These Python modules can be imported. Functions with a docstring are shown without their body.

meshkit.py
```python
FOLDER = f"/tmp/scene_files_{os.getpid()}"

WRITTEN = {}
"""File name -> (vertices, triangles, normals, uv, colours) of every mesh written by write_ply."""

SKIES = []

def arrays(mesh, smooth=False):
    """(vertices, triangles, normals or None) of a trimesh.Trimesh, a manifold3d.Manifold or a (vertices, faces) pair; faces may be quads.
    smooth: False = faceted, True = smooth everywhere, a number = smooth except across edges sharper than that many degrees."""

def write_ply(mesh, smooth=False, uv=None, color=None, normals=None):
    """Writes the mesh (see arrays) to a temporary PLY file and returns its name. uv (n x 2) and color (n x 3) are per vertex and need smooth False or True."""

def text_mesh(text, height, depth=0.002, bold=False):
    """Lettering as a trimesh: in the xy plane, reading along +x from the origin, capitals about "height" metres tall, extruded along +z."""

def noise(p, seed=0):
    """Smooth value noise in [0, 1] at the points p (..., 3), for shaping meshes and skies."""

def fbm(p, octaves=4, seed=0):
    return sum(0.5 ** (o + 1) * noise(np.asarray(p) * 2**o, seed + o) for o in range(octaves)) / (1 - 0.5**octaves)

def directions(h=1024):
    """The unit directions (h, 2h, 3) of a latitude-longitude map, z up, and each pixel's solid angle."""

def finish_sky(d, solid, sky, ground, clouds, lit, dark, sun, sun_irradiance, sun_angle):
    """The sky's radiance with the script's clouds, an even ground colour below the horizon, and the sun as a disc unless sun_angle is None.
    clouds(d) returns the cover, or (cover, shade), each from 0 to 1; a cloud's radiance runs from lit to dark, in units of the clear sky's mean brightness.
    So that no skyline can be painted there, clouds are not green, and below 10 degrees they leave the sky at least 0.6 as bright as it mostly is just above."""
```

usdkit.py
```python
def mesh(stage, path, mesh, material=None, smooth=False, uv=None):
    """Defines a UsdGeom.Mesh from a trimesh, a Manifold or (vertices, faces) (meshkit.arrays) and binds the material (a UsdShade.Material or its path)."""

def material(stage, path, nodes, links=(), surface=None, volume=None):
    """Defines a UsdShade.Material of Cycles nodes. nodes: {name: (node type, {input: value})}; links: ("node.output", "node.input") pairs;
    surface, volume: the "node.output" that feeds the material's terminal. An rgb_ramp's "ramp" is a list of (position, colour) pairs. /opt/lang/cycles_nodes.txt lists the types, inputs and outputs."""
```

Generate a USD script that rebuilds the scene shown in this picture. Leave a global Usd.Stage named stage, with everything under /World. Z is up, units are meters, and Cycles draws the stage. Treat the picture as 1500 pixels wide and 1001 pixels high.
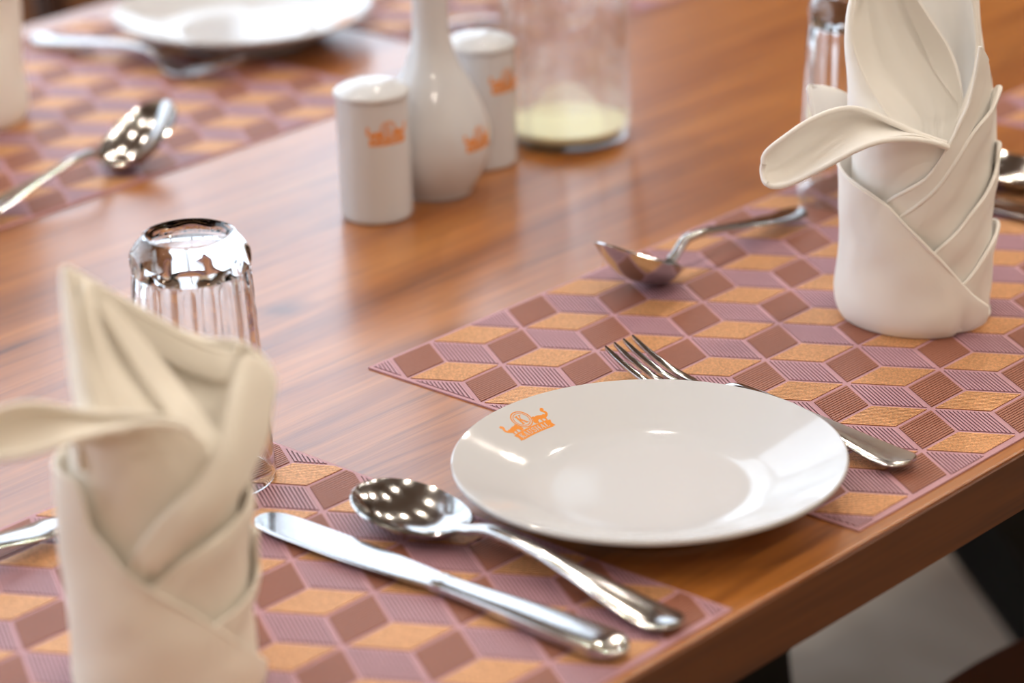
import math, random
import numpy as np, trimesh, usdkit, meshkit
from pxr import Usd, UsdGeom, UsdLux, Gf, Sdf, Vt
from scipy.interpolate import RectBivariateSpline, CubicSpline, PchipInterpolator
from shapely.geometry import Polygon, LineString, Point, box as sbox
from shapely.ops import unary_union
from shapely import affinity

random.seed(7)
rng = np.random.default_rng(7)
stage = Usd.Stage.CreateInMemory()
UsdGeom.SetStageUpAxis(stage, 'Z')
UsdGeom.SetStageMetersPerUnit(stage, 1.0)
UsdGeom.Xform.Define(stage, '/World')
T = 0.75                                    # table top height

# ------------------------------------------------------------------ camera
CR = np.array([[0.671392374609068, -0.7405307113388631, -0.02909544432989164],
               [-0.29471452011522214, -0.23076529848856353, -0.9273029325127459],
               [0.6799820813448327, 0.6311589677549082, -0.37317921495242423]])   # rows: right, down, forward
CC = np.array([-1.05386337, -0.98580564, 0.59443899 + T])
F = 4375.0
cam = UsdGeom.Camera.Define(stage, '/World/camera')
M = np.eye(4)
M[:3, 0], M[:3, 1], M[:3, 2], M[:3, 3] = CR[0], -CR[1], -CR[2], CC
cam.AddTransformOp().Set(Gf.Matrix4d(*M.T.ravel().tolist()))
cam.CreateHorizontalApertureAttr(36.0)
cam.CreateVerticalApertureAttr(24.02)
cam.CreateFocalLengthAttr(36.0 * F / 1500)
cam.CreateFStopAttr(4.6)
cam.CreateFocusDistanceAttr(1.485)
cam.CreateClippingRangeAttr(Gf.Vec2f(0.05, 100))
cam.CreateExposureAttr(0.44)

# ------------------------------------------------------------------ light
SKY = 0.85
LAMP = 1750.0
dome = UsdLux.DomeLight.Define(stage, '/World/sky')
dome.CreateColorAttr(Gf.Vec3f(0.76, 0.86, 1.0))
dome.CreateIntensityAttr(SKY)   # bright overcast daylight outside the window band
WY = 2.36                                   # inner face of the window wall
WX0, WX1, WZ0, WZ1 = -3.6, 2.86, 0.35, 3.08

# ------------------------------------------------------------------ scene helpers
used = {}
def numbered(path):
    k = used.get(path, -1) + 1
    used[path] = k
    return path if k == 0 else f'{path}_{k:03d}'
def props(prim, label=None, cat=None, group=None, kind=None):
    for k, v in (('label', label), ('category', cat), ('group', group), ('kind', kind)):
        if v: prim.SetCustomDataByKey(k, v)
    return prim
def thing(name, label=None, cat=None, loc=(0, 0, 0), rot=0.0, group=None, kind=None):
    x = UsdGeom.Xform.Define(stage, numbered('/World/' + name))
    x.AddTranslateOp().Set(Gf.Vec3d(*map(float, loc)))
    x.AddRotateZOp().Set(float(rot))
    return props(x.GetPrim(), label, cat, group, kind)
def part(name, mesh, mat, parent, smooth=30, label=None, tint=None):
    p = numbered(f'{parent.GetPath()}/{name}')
    m = usdkit.mesh(stage, p, mesh, MAT[mat], smooth)
    if tint is not None:
        UsdGeom.PrimvarsAPI(m).CreatePrimvar('tint', Sdf.ValueTypeNames.FloatArray, 'vertex').Set(Vt.FloatArray.FromNumpy(np.asarray(tint, np.float32)))
    if label: props(m.GetPrim(), label)
    return m.GetPrim()
def single(name, mesh, mat, label=None, cat=None, group=None, kind=None, smooth=30):
    m = usdkit.mesh(stage, numbered('/World/' + name), mesh, MAT[mat], smooth)
    return props(m.GetPrim(), label, cat, group, kind)
def copy(src, label, loc, rot=0.0, group=None, cat=None):
    cd = src.GetCustomData()
    base = src.GetName().rstrip('0123456789').rstrip('_')
    x = thing(base, label, cat or cd.get('category'), loc, rot, group or cd.get('group'))
    x.GetReferences().AddInternalReference(src.GetPath())
    x.SetInstanceable(True)
    return x

MAT = {}
def mat(name, nodes, links=(), surface='p.BSDF'):
    MAT[name] = usdkit.material(stage, '/World/Looks/' + name, nodes, links, surface=surface)
def plain(name, col, rough=0.5, metal=0.0, **kw):
    mat(name, {'p': ('principled_bsdf', {'base_color': col, 'roughness': rough, 'metallic': metal, **kw})})
def srgb(r, g, b):
    return tuple(((c / 255 + 0.055) / 1.055) ** 2.4 if c > 10 else c / 255 / 12.92 for c in (r, g, b))

# ------------------------------------------------------------------ materials
def knot(x, y, lx, ly):                     # mapping that puts a unit ball, lx by ly metres, at (x, y) of the table top
    sc = (1 / lx, 1 / ly, 1 / 0.05)
    return (-x * sc[0], -y * sc[1], -T * sc[2]), sc
KN1, KS1 = knot(-0.012, 0.150, 0.028, 0.016)
KN2, KS2 = knot(-0.158, 0.225, 0.075, 0.0045)
mat('wood', {'g': ('geometry', {}),
             'm1': ('mapping', {'scale': (1.1, 11.0, 11.0), 'rotation': (0, 0, 0.03)}),
             'n1': ('noise_texture', {'scale': 1.6, 'detail': 6.0, 'roughness': 0.6, 'distortion': 1.3}),
             'r1': ('rgb_ramp', {'ramp': [(0.22, srgb(104, 52, 15)), (0.42, srgb(150, 86, 29)), (0.55, srgb(170, 104, 41)), (0.70, srgb(182, 118, 54)), (0.85, srgb(132, 70, 23))]}),
             'm2': ('mapping', {'scale': (3.0, 110.0, 110.0), 'rotation': (0, 0, 0.02)}),
             'n2': ('noise_texture', {'scale': 2.2, 'detail': 5.0, 'roughness': 0.65}),
             'r2': ('rgb_ramp', {'ramp': [(0.3, (0.62, 0.56, 0.52)), (0.55, (1, 1, 1)), (0.8, (1.08, 1.06, 1.02))]}),
             'x': ('mix', {'mix_type': 'multiply', 'fac': 0.75}),
             'm3': ('mapping', {'scale': (1.0, 6.5, 6.5), 'location': (0.35, 0.1, 0)}),
             'n3': ('noise_texture', {'scale': 2.3, 'detail': 4.0, 'roughness': 0.55, 'distortion': 2.2}),
             'r3': ('rgb_ramp', {'ramp': [(0.0, (0.30, 0.24, 0.22)), (0.27, (0.42, 0.36, 0.33)), (0.34, (1, 1, 1)), (1.0, (1, 1, 1))]}),
             'x3': ('mix', {'mix_type': 'multiply', 'fac': 0.8}),
             'm4': ('mapping', {'scale': (1.3, 34.0, 34.0), 'rotation': (0, 0, 0.035)}),
             'n4': ('noise_texture', {'scale': 1.5, 'detail': 5.0, 'roughness': 0.6, 'distortion': 0.8}),
             'r4': ('rgb_ramp', {'ramp': [(0.0, (0.35, 0.28, 0.22)), (0.36, (0.55, 0.48, 0.42)), (0.43, (1, 1, 1)), (1.0, (1, 1, 1))]}),
             'x4': ('mix', {'mix_type': 'multiply', 'fac': 0.65}),
             'b': ('bump', {'strength': 0.06, 'distance': 0.002}),
             'k1': ('mapping', {'location': KN1, 'scale': KS1}), 'd1': ('gradient_texture', {'gradient_type': 'spherical'}),
             'kn': ('noise_texture', {'scale': 26.0, 'detail': 4.0}), 'kv': ('vector_math', {'math_type': 'multiply_add', 'vector2': (0.9, 0.9, 0.0), 'vector3': (-0.45, -0.45, 0.0)}),
             'ka': ('vector_math', {'math_type': 'add'}), 'kr': ('rgb_ramp', {'ramp': [(0.0, (1, 1, 1)), (0.25, (0.85, 0.80, 0.76)), (0.6, (0.42, 0.34, 0.30)), (1.0, (0.25, 0.2, 0.17))]}),
             'k2': ('mapping', {'location': KN2, 'scale': KS2}), 'd2': ('gradient_texture', {'gradient_type': 'spherical'}), 'kb': ('vector_math', {'math_type': 'add'}),
             'kr2': ('rgb_ramp', {'ramp': [(0.0, (1, 1, 1)), (0.3, (0.8, 0.74, 0.7)), (0.7, (0.36, 0.28, 0.25)), (1.0, (0.3, 0.22, 0.2))]}),
             'x5': ('mix', {'mix_type': 'multiply', 'fac': 0.9}), 'x6': ('mix', {'mix_type': 'multiply', 'fac': 0.9}),
             'p': ('principled_bsdf', {'roughness': 0.30, 'specular_ior_level': 0.6, 'coat_weight': 0.55, 'coat_roughness': 0.26})},
    [('g.position', 'm1.vector'), ('m1.vector', 'n1.vector'), ('n1.fac', 'r1.fac'), ('g.position', 'm2.vector'), ('m2.vector', 'n2.vector'),
     ('n2.fac', 'r2.fac'), ('r1.color', 'x.color1'), ('r2.color', 'x.color2'), ('g.position', 'm3.vector'), ('m3.vector', 'n3.vector'), ('n3.fac', 'r3.fac'),
     ('x.color', 'x3.color1'), ('r3.color', 'x3.color2'), ('g.position', 'm4.vector'), ('m4.vector', 'n4.vector'), ('n4.fac', 'r4.fac'), ('x3.color', 'x4.color1'), ('r4.color', 'x4.color2'), ('x4.color', 'x5.color1'), ('g.position', 'k1.vector'), ('g.position', 'kn.vector'), ('kn.color', 'kv.vector1'), ('k1.vector', 'ka.vector1'), ('kv.vector', 'ka.vector2'), ('ka.vector', 'd1.vector'), ('d1.fac', 'kr.fac'), ('kr.color', 'x5.color2'), ('g.position', 'k2.vector'), ('k2.vector', 'kb.vector1'), ('kv.vector', 'kb.vector2'), ('kb.vector', 'd2.vector'), ('d2.fac', 'kr2.fac'), ('x5.color', 'x6.color1'), ('kr2.color', 'x6.color2'), ('x6.color', 'p.base_color'), ('n2.fac', 'b.height'), ('b.normal', 'p.normal')])
mat('wood_edge_shaded', {'g': ('geometry', {}),  # streakier copy of the table wood, shade of the near edge painted in
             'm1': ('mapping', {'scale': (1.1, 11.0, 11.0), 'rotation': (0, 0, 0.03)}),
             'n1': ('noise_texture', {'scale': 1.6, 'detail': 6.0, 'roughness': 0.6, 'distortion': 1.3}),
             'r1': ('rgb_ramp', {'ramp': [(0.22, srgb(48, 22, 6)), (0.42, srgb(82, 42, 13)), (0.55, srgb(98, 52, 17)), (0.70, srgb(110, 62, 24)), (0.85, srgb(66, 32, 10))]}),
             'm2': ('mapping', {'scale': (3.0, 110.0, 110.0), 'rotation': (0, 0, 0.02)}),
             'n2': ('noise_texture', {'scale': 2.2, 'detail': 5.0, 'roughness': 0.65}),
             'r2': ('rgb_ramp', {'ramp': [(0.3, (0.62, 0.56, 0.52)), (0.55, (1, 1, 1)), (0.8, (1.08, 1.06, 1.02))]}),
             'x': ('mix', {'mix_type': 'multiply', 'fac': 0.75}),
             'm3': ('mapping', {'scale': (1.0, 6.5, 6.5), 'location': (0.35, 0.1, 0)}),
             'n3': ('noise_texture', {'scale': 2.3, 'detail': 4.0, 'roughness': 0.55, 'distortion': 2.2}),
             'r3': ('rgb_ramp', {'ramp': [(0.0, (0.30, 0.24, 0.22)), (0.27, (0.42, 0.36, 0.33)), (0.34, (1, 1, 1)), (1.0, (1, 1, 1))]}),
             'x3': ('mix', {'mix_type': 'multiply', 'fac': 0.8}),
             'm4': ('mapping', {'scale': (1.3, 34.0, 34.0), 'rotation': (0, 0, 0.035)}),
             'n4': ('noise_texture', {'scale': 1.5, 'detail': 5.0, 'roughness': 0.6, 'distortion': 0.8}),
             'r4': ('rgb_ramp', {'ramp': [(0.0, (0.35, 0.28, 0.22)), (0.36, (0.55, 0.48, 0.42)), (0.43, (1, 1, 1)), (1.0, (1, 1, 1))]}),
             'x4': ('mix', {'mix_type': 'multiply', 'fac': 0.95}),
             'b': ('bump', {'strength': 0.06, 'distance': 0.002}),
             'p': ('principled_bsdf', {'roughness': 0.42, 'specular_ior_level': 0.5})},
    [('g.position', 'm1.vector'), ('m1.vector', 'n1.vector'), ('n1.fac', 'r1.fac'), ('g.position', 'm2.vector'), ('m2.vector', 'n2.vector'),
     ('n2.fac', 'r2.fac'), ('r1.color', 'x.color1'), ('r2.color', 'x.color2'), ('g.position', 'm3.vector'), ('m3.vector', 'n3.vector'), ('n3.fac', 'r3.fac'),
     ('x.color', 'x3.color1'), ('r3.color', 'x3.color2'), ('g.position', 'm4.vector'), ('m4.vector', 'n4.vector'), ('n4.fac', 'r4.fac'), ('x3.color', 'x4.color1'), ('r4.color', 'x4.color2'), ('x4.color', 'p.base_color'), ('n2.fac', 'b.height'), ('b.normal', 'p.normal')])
plain('porcelain', (0.625, 0.63, 0.655), 0.07)
plain('logo_ink', srgb(226, 136, 14), 0.4)
mat('steel', {'g': ('geometry', {}), 'n': ('noise_texture', {'scale': 160.0, 'detail': 3.0}),
              'r': ('map_range', {'from_min': 0.2, 'from_max': 0.8, 'to_min': 0.10, 'to_max': 0.17}),
              'p': ('principled_bsdf', {'base_color': (0.55, 0.54, 0.53), 'metallic': 1.0})},
    [('g.position', 'n.vector'), ('n.fac', 'r.value'), ('r.result', 'p.roughness')])
plain('glass', (0.98, 0.99, 0.99), 0.0, transmission_weight=1.0, ior=1.5)
mat('bottle_glass', {'p': ('principled_bsdf', {'base_color': (0.98, 0.99, 0.985), 'roughness': 0.0, 'transmission_weight': 1.0, 'ior': 1.48}), 't': ('transparent_bsdf', {'color': (0.97, 0.98, 0.975)}), 'x': ('mix_closure', {'fac': 0.55})},
    [('p.BSDF', 'x.closure1'), ('t.BSDF', 'x.closure2')], surface='x.closure')
plain('pale_layer', srgb(255, 246, 200), 0.3, transmission_weight=0.08, ior=1.33)
def cloth(name, col):
    mat(name, {'g': ('geometry', {}), 'm': ('mapping', {'scale': (1500, 1500, 1100)}), 'n': ('noise_texture', {'scale': 1.0, 'detail': 1.0}),
               'n2': ('noise_texture', {'scale': 45.0, 'detail': 3.0}),
               'b': ('bump', {'strength': 0.16, 'distance': 0.0006}), 'b2': ('bump', {'strength': 0.22, 'distance': 0.003}),
               'p': ('principled_bsdf', {'base_color': col, 'roughness': 0.85, 'sheen_weight': 0.25, 'sheen_roughness': 0.4, 'specular_ior_level': 0.25}),
               't': ('translucent_bsdf', {'color': col}), 'x': ('mix_closure', {'fac': 0.13})},
        [('g.position', 'm.vector'), ('m.vector', 'n.vector'), ('g.position', 'n2.vector'), ('n2.fac', 'b2.height'), ('n.fac', 'b.height'), ('b2.normal', 'b.normal'),
         ('b.normal', 'p.normal'), ('p.BSDF', 'x.closure1'), ('t.BSDF', 'x.closure2')], surface='x.closure')
cloth('cloth', srgb(252, 249, 244))
cloth('cloth_warm_lit', srgb(252, 246, 235))  # same napkin cloth, warm lamp light painted into its colour
def weave(name, low, high, metal, rough, spark=0.0):
    mat(name, {'a': ('attribute', {'attribute': 'tint'}), 'g': ('geometry', {}), 'n': ('noise_texture', {'scale': 900.0, 'detail': 1.0}),
               'r': ('rgb_ramp', {'ramp': [(0.0, low), (1.0, high)]}),
               'nr': ('rgb_ramp', {'ramp': [(0.35, (1 - spark, 1 - spark, 1 - spark)), (0.72, (1 + spark, 1 + spark, 1 + spark))]}),
               'x': ('mix', {'mix_type': 'multiply', 'fac': 1.0}), 'b': ('bump', {'strength': 0.25, 'distance': 0.0004}),
               'p': ('principled_bsdf', {'metallic': metal, 'roughness': rough})},
        [('a.fac', 'r.fac'), ('g.position', 'n.vector'), ('n.fac', 'nr.fac'), ('r.color', 'x.color1'), ('nr.color', 'x.color2'), ('x.color', 'p.base_color'),
         ('n.fac', 'b.height'), ('b.normal', 'p.normal')])
weave('mat_base', srgb(186, 140, 148), srgb(186, 140, 148), 0.0, 0.5, 0.05)
weave('mat_copper', srgb(146, 88, 60), srgb(226, 170, 120), 0.4, 0.42, 0.22)
weave('mat_brown', srgb(112, 64, 50), srgb(154, 98, 78), 0.0, 0.48, 0.05)
weave('mat_lilac', srgb(104, 54, 58), srgb(190, 146, 156), 0.0, 0.45, 0.05)
plain('black_metal', (0.006, 0.0055, 0.0055), 0.65, specular_ior_level=0.15)
plain('chair_wood', srgb(62, 34, 22), 0.42)
plain('chair_cushion', srgb(88, 66, 52), 0.7)
mat('marble', {'g': ('geometry', {}), 'n': ('noise_texture', {'scale': 2.6, 'detail': 6.0, 'distortion': 1.2}),
               'r': ('rgb_ramp', {'ramp': [(0.3, srgb(128, 117, 104)), (0.5, srgb(160, 150, 136)), (0.7, srgb(186, 178, 165))]}),
               'p': ('principled_bsdf', {'roughness': 0.18})}, [('g.position', 'n.vector'), ('n.fac', 'r.fac'), ('r.color', 'p.base_color')])
plain('wall_paint', srgb(190, 170, 146), 0.8)
plain('wall_dark', srgb(120, 78, 50), 0.6)
plain('ceiling_paint', srgb(92, 64, 38), 0.8)
plain('trim_wood', srgb(96, 66, 44), 0.5)
plain('lamp_metal', srgb(60, 48, 38), 0.4, 0.8)
mat('bulb', {'e': ('emission', {'color': (1.0, 0.90, 0.77), 'strength': LAMP})}, surface='e.emission')
mat('pane', {'t': ('transparent_bsdf', {'color': (0.97, 0.98, 0.98)}), 'g': ('glossy_bsdf', {'color': (0.9, 0.9, 0.9), 'roughness': 0.02}), 'x': ('mix_closure', {'fac': 0.06})},
    [('t.BSDF', 'x.closure1'), ('g.BSDF', 'x.closure2')], surface='x.closure')

# ------------------------------------------------------------------ mesh helpers
def cat_(*ms):
    return trimesh.util.concatenate([m for m in ms if m is not None])
def grid_faces(n, m, wrap=False):
    i, j = np.meshgrid(np.arange(n - 1), np.arange(m if wrap else m - 1), indexing='ij')
    a, b = i * m + j, i * m + (j + 1) % m
    c, d = (i + 1) * m + (j + 1) % m, (i + 1) * m + j
    return np.vstack([np.stack([a, b, c], -1).reshape(-1, 3), np.stack([a, c, d], -1).reshape(-1, 3)])
def tm(v, f):
    return trimesh.Trimesh(np.asarray(v, float), np.asarray(f), process=False)
def bx(x0, x1, y0, y1, z0, z1, bev=0.0):
    if bev <= 0:
        m = trimesh.creation.box([x1 - x0, y1 - y0, z1 - z0]); m.apply_translation([(x0 + x1) / 2, (y0 + y1) / 2, (z0 + z1) / 2]); return m
    pts = []
    for x in (x0, x1):
        for y in (y0, y1):
            for z in (z0, z1):
                sx, sy, sz = (1 if x == x0 else -1), (1 if y == y0 else -1), (1 if z == z0 else -1)
                for ax in range(3):
                    for fr in ((1, 1), (0.3, 1), (1, 0.3)):
                        o = [0, 0, 0]; k = [i for i in range(3) if i != ax]
                        o[k[0]], o[k[1]] = bev * fr[0], bev * fr[1]
                        if fr == (1, 1): o = [bev * 0.3] * 3; o[ax] = bev
                        pts.append([x + sx * o[0], y + sy * o[1], z + sz * o[2]])
    return trimesh.convex.convex_hull(np.array(pts))
def lathe(prof, n=64, cx=0, cy=0):
    """Closed profile [(r, z), ...] (from the axis round the outside) turned about z."""
    p = np.asarray(prof, float); a = np.linspace(0, 2 * np.pi, n, endpoint=False)
    v = np.stack([cx + p[:, 0][:, None] * np.cos(a), cy + p[:, 0][:, None] * np.sin(a), np.repeat(p[:, 1][:, None], n, 1)], -1).reshape(-1, 3)
    m = trimesh.Trimesh(v, grid_faces(len(p), n, True), process=True)
    m.merge_vertices(digits_vertex=8); m.update_faces(m.nondegenerate_faces())
    m.fix_normals()
    return m
def smooth_prof(pts, n=10, closed=False):
    p = np.asarray(pts, float); s = np.r_[0, np.cumsum(np.linalg.norm(np.diff(p, axis=0), axis=1))]
    cs = PchipInterpolator(s, p); t = np.linspace(0, s[-1], n)
    return cs(t)
def spline(pts, n=40):
    p = np.asarray(pts, float); s = np.r_[0, np.cumsum(np.linalg.norm(np.diff(p, axis=0), axis=1))]
    return CubicSpline(s, p)(np.linspace(0, s[-1], n))
def tube(pts, r, sides=8, cap=True):
    p = np.asarray(pts, float); t = np.gradient(p, axis=0); t /= np.linalg.norm(t, axis=1, keepdims=True) + 1e-12
    a = np.zeros_like(p); ref = np.array([0, 0, 1.0]) if abs(t[0, 2]) < 0.9 else np.array([1.0, 0, 0])
    for i in range(len(p)):
        x = np.cross(t[i], ref); x /= np.linalg.norm(x) + 1e-12; ref = np.cross(x, t[i]); a[i] = x
    b = np.cross(t, a); an = np.arange(sides) * 2 * np.pi / sides
    rr = np.broadcast_to(r, (len(p),))
    v = p[:, None] + rr[:, None, None] * (np.cos(an)[None, :, None] * a[:, None] + np.sin(an)[None, :, None] * b[:, None])
    v = v.reshape(-1, 3); f = grid_faces(len(p), sides, True)
    if cap:
        n = len(v); v = np.vstack([v, p[0], p[-1]]); k = np.arange(sides); l = (len(p) - 1) * sides
        f = np.vstack([f, np.stack([np.full(sides, n), (k + 1) % sides, k], -1), np.stack([np.full(sides, n + 1), l + k, l + (k + 1) % sides], -1)])
    m = tm(v, f); m.fix_normals(); return m
def shell(top, bot):
    """A closed shell between two (n, m, 3) grids."""
    n, m = top.shape[:2]
    v = np.vstack([top.reshape(-1, 3), bot.reshape(-1, 3)]); f = grid_faces(n, m); N = n * m
    ring = np.r_[np.arange(m), np.arange(1, n) * m + m - 1, (n - 1) * m + np.arange(m - 2, -1, -1), np.arange(n - 2, 0, -1) * m]
    nx = np.roll(ring, -1)
    side = np.vstack([np.stack([ring, nx + N, nx], -1), np.stack([ring, ring + N, nx + N], -1)])
    mm = tm(v, np.vstack([f, f[:, ::-1] + N, side]))
    mm.merge_vertices(digits_vertex=8); mm.update_faces(mm.nondegenerate_faces()); mm.fix_normals()
    return mm
def grid_normals(g):
    du = np.gradient(g, axis=0); dv = np.gradient(g, axis=1); n = np.cross(du, dv)
    L = np.linalg.norm(n, axis=-1, keepdims=True); return n / np.maximum(L, 1e-12)
def sheet(ctrl, n=26, m=18, th=0.0013):
    """A cloth sheet through a grid of control points, given a thickness."""
    c = np.asarray(ctrl, float); R_, C_ = c.shape[:2]
    u, w = np.linspace(0, 1, R_), np.linspace(0, 1, C_); U, W = np.linspace(0, 1, n), np.linspace(0, 1, m)
    g = np.stack([RectBivariateSpline(u, w, c[..., k], kx=min(3, R_ - 1), ky=min(3, C_ - 1))(U, W) for k in range(3)], -1)
    return thick(g, th, True), g
def ripple(g):
    """Soft dents of hand-folded cloth, the same for layers that lie on each other."""
    d = (meshkit.fbm((g - [0, 0, T]) * 26.0, 2, 5) - 0.5) * 0.0042 + (meshkit.noise((g - [0, 0, T]) * 75.0, 9) - 0.5) * 0.0009
    return d * np.clip((g[..., 2] - T - 0.004) / 0.012, 0, 1)
def thick(g, th=0.0013, dent=False):
    nn = grid_normals(g)
    if dent: g = g + nn * ripple(g)[..., None] * (1 if nn[len(nn) // 2, nn.shape[1] // 2] @ FH < 0 else -1)
    return shell(g + nn * th / 2, g - nn * th / 2)

# ------------------------------------------------------------------ points measured in the photograph, put at their real depth
def ray(u, v):
    d = CR.T @ np.array([(u - 750) / F, (v - 500.5) / F, 1.0]); return d
FH = np.array([CR[2, 0], CR[2, 1], 0.0]); FH /= np.linalg.norm(FH)      # horizontal viewing direction
RH = np.array([FH[1], -FH[0], 0.0])                                        # to the right
def on_z(u, v, z):
    d = ray(u, v); return CC + d * ((z - CC[2]) / d[2])
def on_plane(u, v, axis, off):
    """On the upright plane through the axis point that faces the viewer, moved off metres towards the viewer."""
    d = ray(u, v); k = (np.dot(np.r_[axis, 0] - CC, FH) - off) / np.dot(d, FH); return CC + d * k

# ================================================================== THE ROOM
struct = lambda name, mesh, m: single(name, mesh, m, kind='structure', smooth=False)
RX0, RX1, RY0, RY1, H = -4.2, 5.6, -3.6, WY, 3.45
struct('floor', bx(RX0, RX1, RY0, RY1 + 0.12, -0.06, 0.0), 'marble')
struct('ceiling', bx(RX0, RX1, RY0, RY1 + 0.12, H, H + 0.06), 'ceiling_paint')
struct('wall_front', bx(RX0 - 0.1, RX1 + 0.1, RY0 - 0.1, RY0, 0, H), 'wall_paint')
struct('wall_left', bx(RX0 - 0.1, RX0, RY0, RY1 + 0.12, 0, H), 'wall_paint')
struct('wall_right', bx(RX1, RX1 + 0.1, RY0, RY1 + 0.12, 0, H), 'wall_dark')
struct('wall_back', cat_(bx(RX0, WX0, RY1, RY1 + 0.12, 0, H), bx(WX1, RX1, RY1, RY1 + 0.12, 0, H),
                         bx(WX0, WX1, RY1, RY1 + 0.12, 0, WZ0), bx(WX0, WX1, RY1, RY1 + 0.12, WZ1, H)), 'wall_dark')
WE = [WX0, -1.75, 0.1, 1.953, WX1]
NW = 4
for i in range(NW):
    a, b = WE[i], WE[i + 1]
    w = thing(f'window_{i + 1}', kind='structure', loc=((a + b) / 2, RY1 + 0.05, WZ0))
    hw, hh, t_ = (b - a) / 2, WZ1 - WZ0, 0.018
    fr = cat_(bx(-hw, -hw + t_, -0.03, 0.03, 0, hh), bx(hw - t_, hw, -0.03, 0.03, 0, hh), bx(-hw + t_, hw - t_, -0.03, 0.03, 0, t_), bx(-hw + t_, hw - t_, -0.03, 0.03, hh - t_, hh))
    part('window_frame', fr, 'trim_wood', w, False)
    part('pane', bx(-hw + t_, hw - t_, -0.004, 0.004, t_, hh - t_), 'pane', w, False)
lamp0 = None
k = 0
for i, x in enumerate(np.linspace(-2.2, 4.0, 6)):
    for j, y in enumerate((-2.3, -0.55, 1.35)):
        x_, y_ = x + 0.35 * (j % 2), y + rng.uniform(-0.15, 0.15)
        k += 1
        lab = 'small warm ceiling downlight in a dark metal cup above the table'
        if lamp0 is None:
            lamp0 = thing('ceiling_lamp', lab, 'lamp', (x_, y_, H), group='warm ceiling downlights')
            part('housing', lathe([(0.0, 0.0), (0.06, 0.0), (0.06, -0.06), (0.052, -0.06), (0.05, -0.012), (0.0, -0.012)], 20), 'lamp_metal', lamp0)
            b_ = trimesh.creation.icosphere(2, 0.020); b_.apply_translation([0, 0, -0.046])
            part('bulb', b_, 'bulb', lamp0, True)
        else:
            copy(lamp0, lab, (x_, y_, H))

# ================================================================== THE TABLE
TX0, TX1, TY0, TY1, TH = -1.75, 2.35, -0.2695, 0.722, 0.032
table = thing('dining_table', 'long orange-brown wooden dining table on black metal legs', 'table', (0.3, 0.226, 0))
def loc_(m, o):
    m = m.copy(); m.apply_translation(-np.asarray(o, float)); return m
TO = (0.3, 0.226, 0)
part('tabletop', loc_(bx(TX0, TX1, TY0, TY1, T - TH, T, 0.0022), TO), 'wood', table, 20)
part('edge_shade_strip', loc_(bx(TX0 + 0.004, TX1 - 0.004, TY0 - 0.0018, TY0 + 0.001, T - TH + 0.0006, T - 0.0016, 0.0006), TO), 'wood_edge_shaded', table, 20, 'near edge face of the table slab, streaked grain with shade painted in')  # thin strip added over the slab edge, its shade put into the colour
def slab(pts, y0, y1):
    m = trimesh.creation.extrude_polygon(Polygon(pts), y1 - y0, engine='earcut')
    v = m.vertices.copy(); m.vertices = np.c_[v[:, 0], y1 - v[:, 2], v[:, 1]]; m.fix_normals(); return m
part('leg', loc_(slab([(0.414, T - TH), (0.60, T - TH), (1.19, 0.0), (1.003, 0.0)], 0.16, 0.24), TO), 'black_metal', table, False)
part('leg', loc_(slab([(0.06, T - TH), (0.253, T - TH), (0.350, 0.0), (0.15, 0.0)], 0.03, 0.11), TO), 'black_metal', table, False)
part('leg', loc_(slab([(-1.35, T - TH), (-1.2, T - TH), (-1.2, 0.0), (-1.35, 0.0)], 0.16, 0.3), TO), 'black_metal', table, False)
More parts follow.
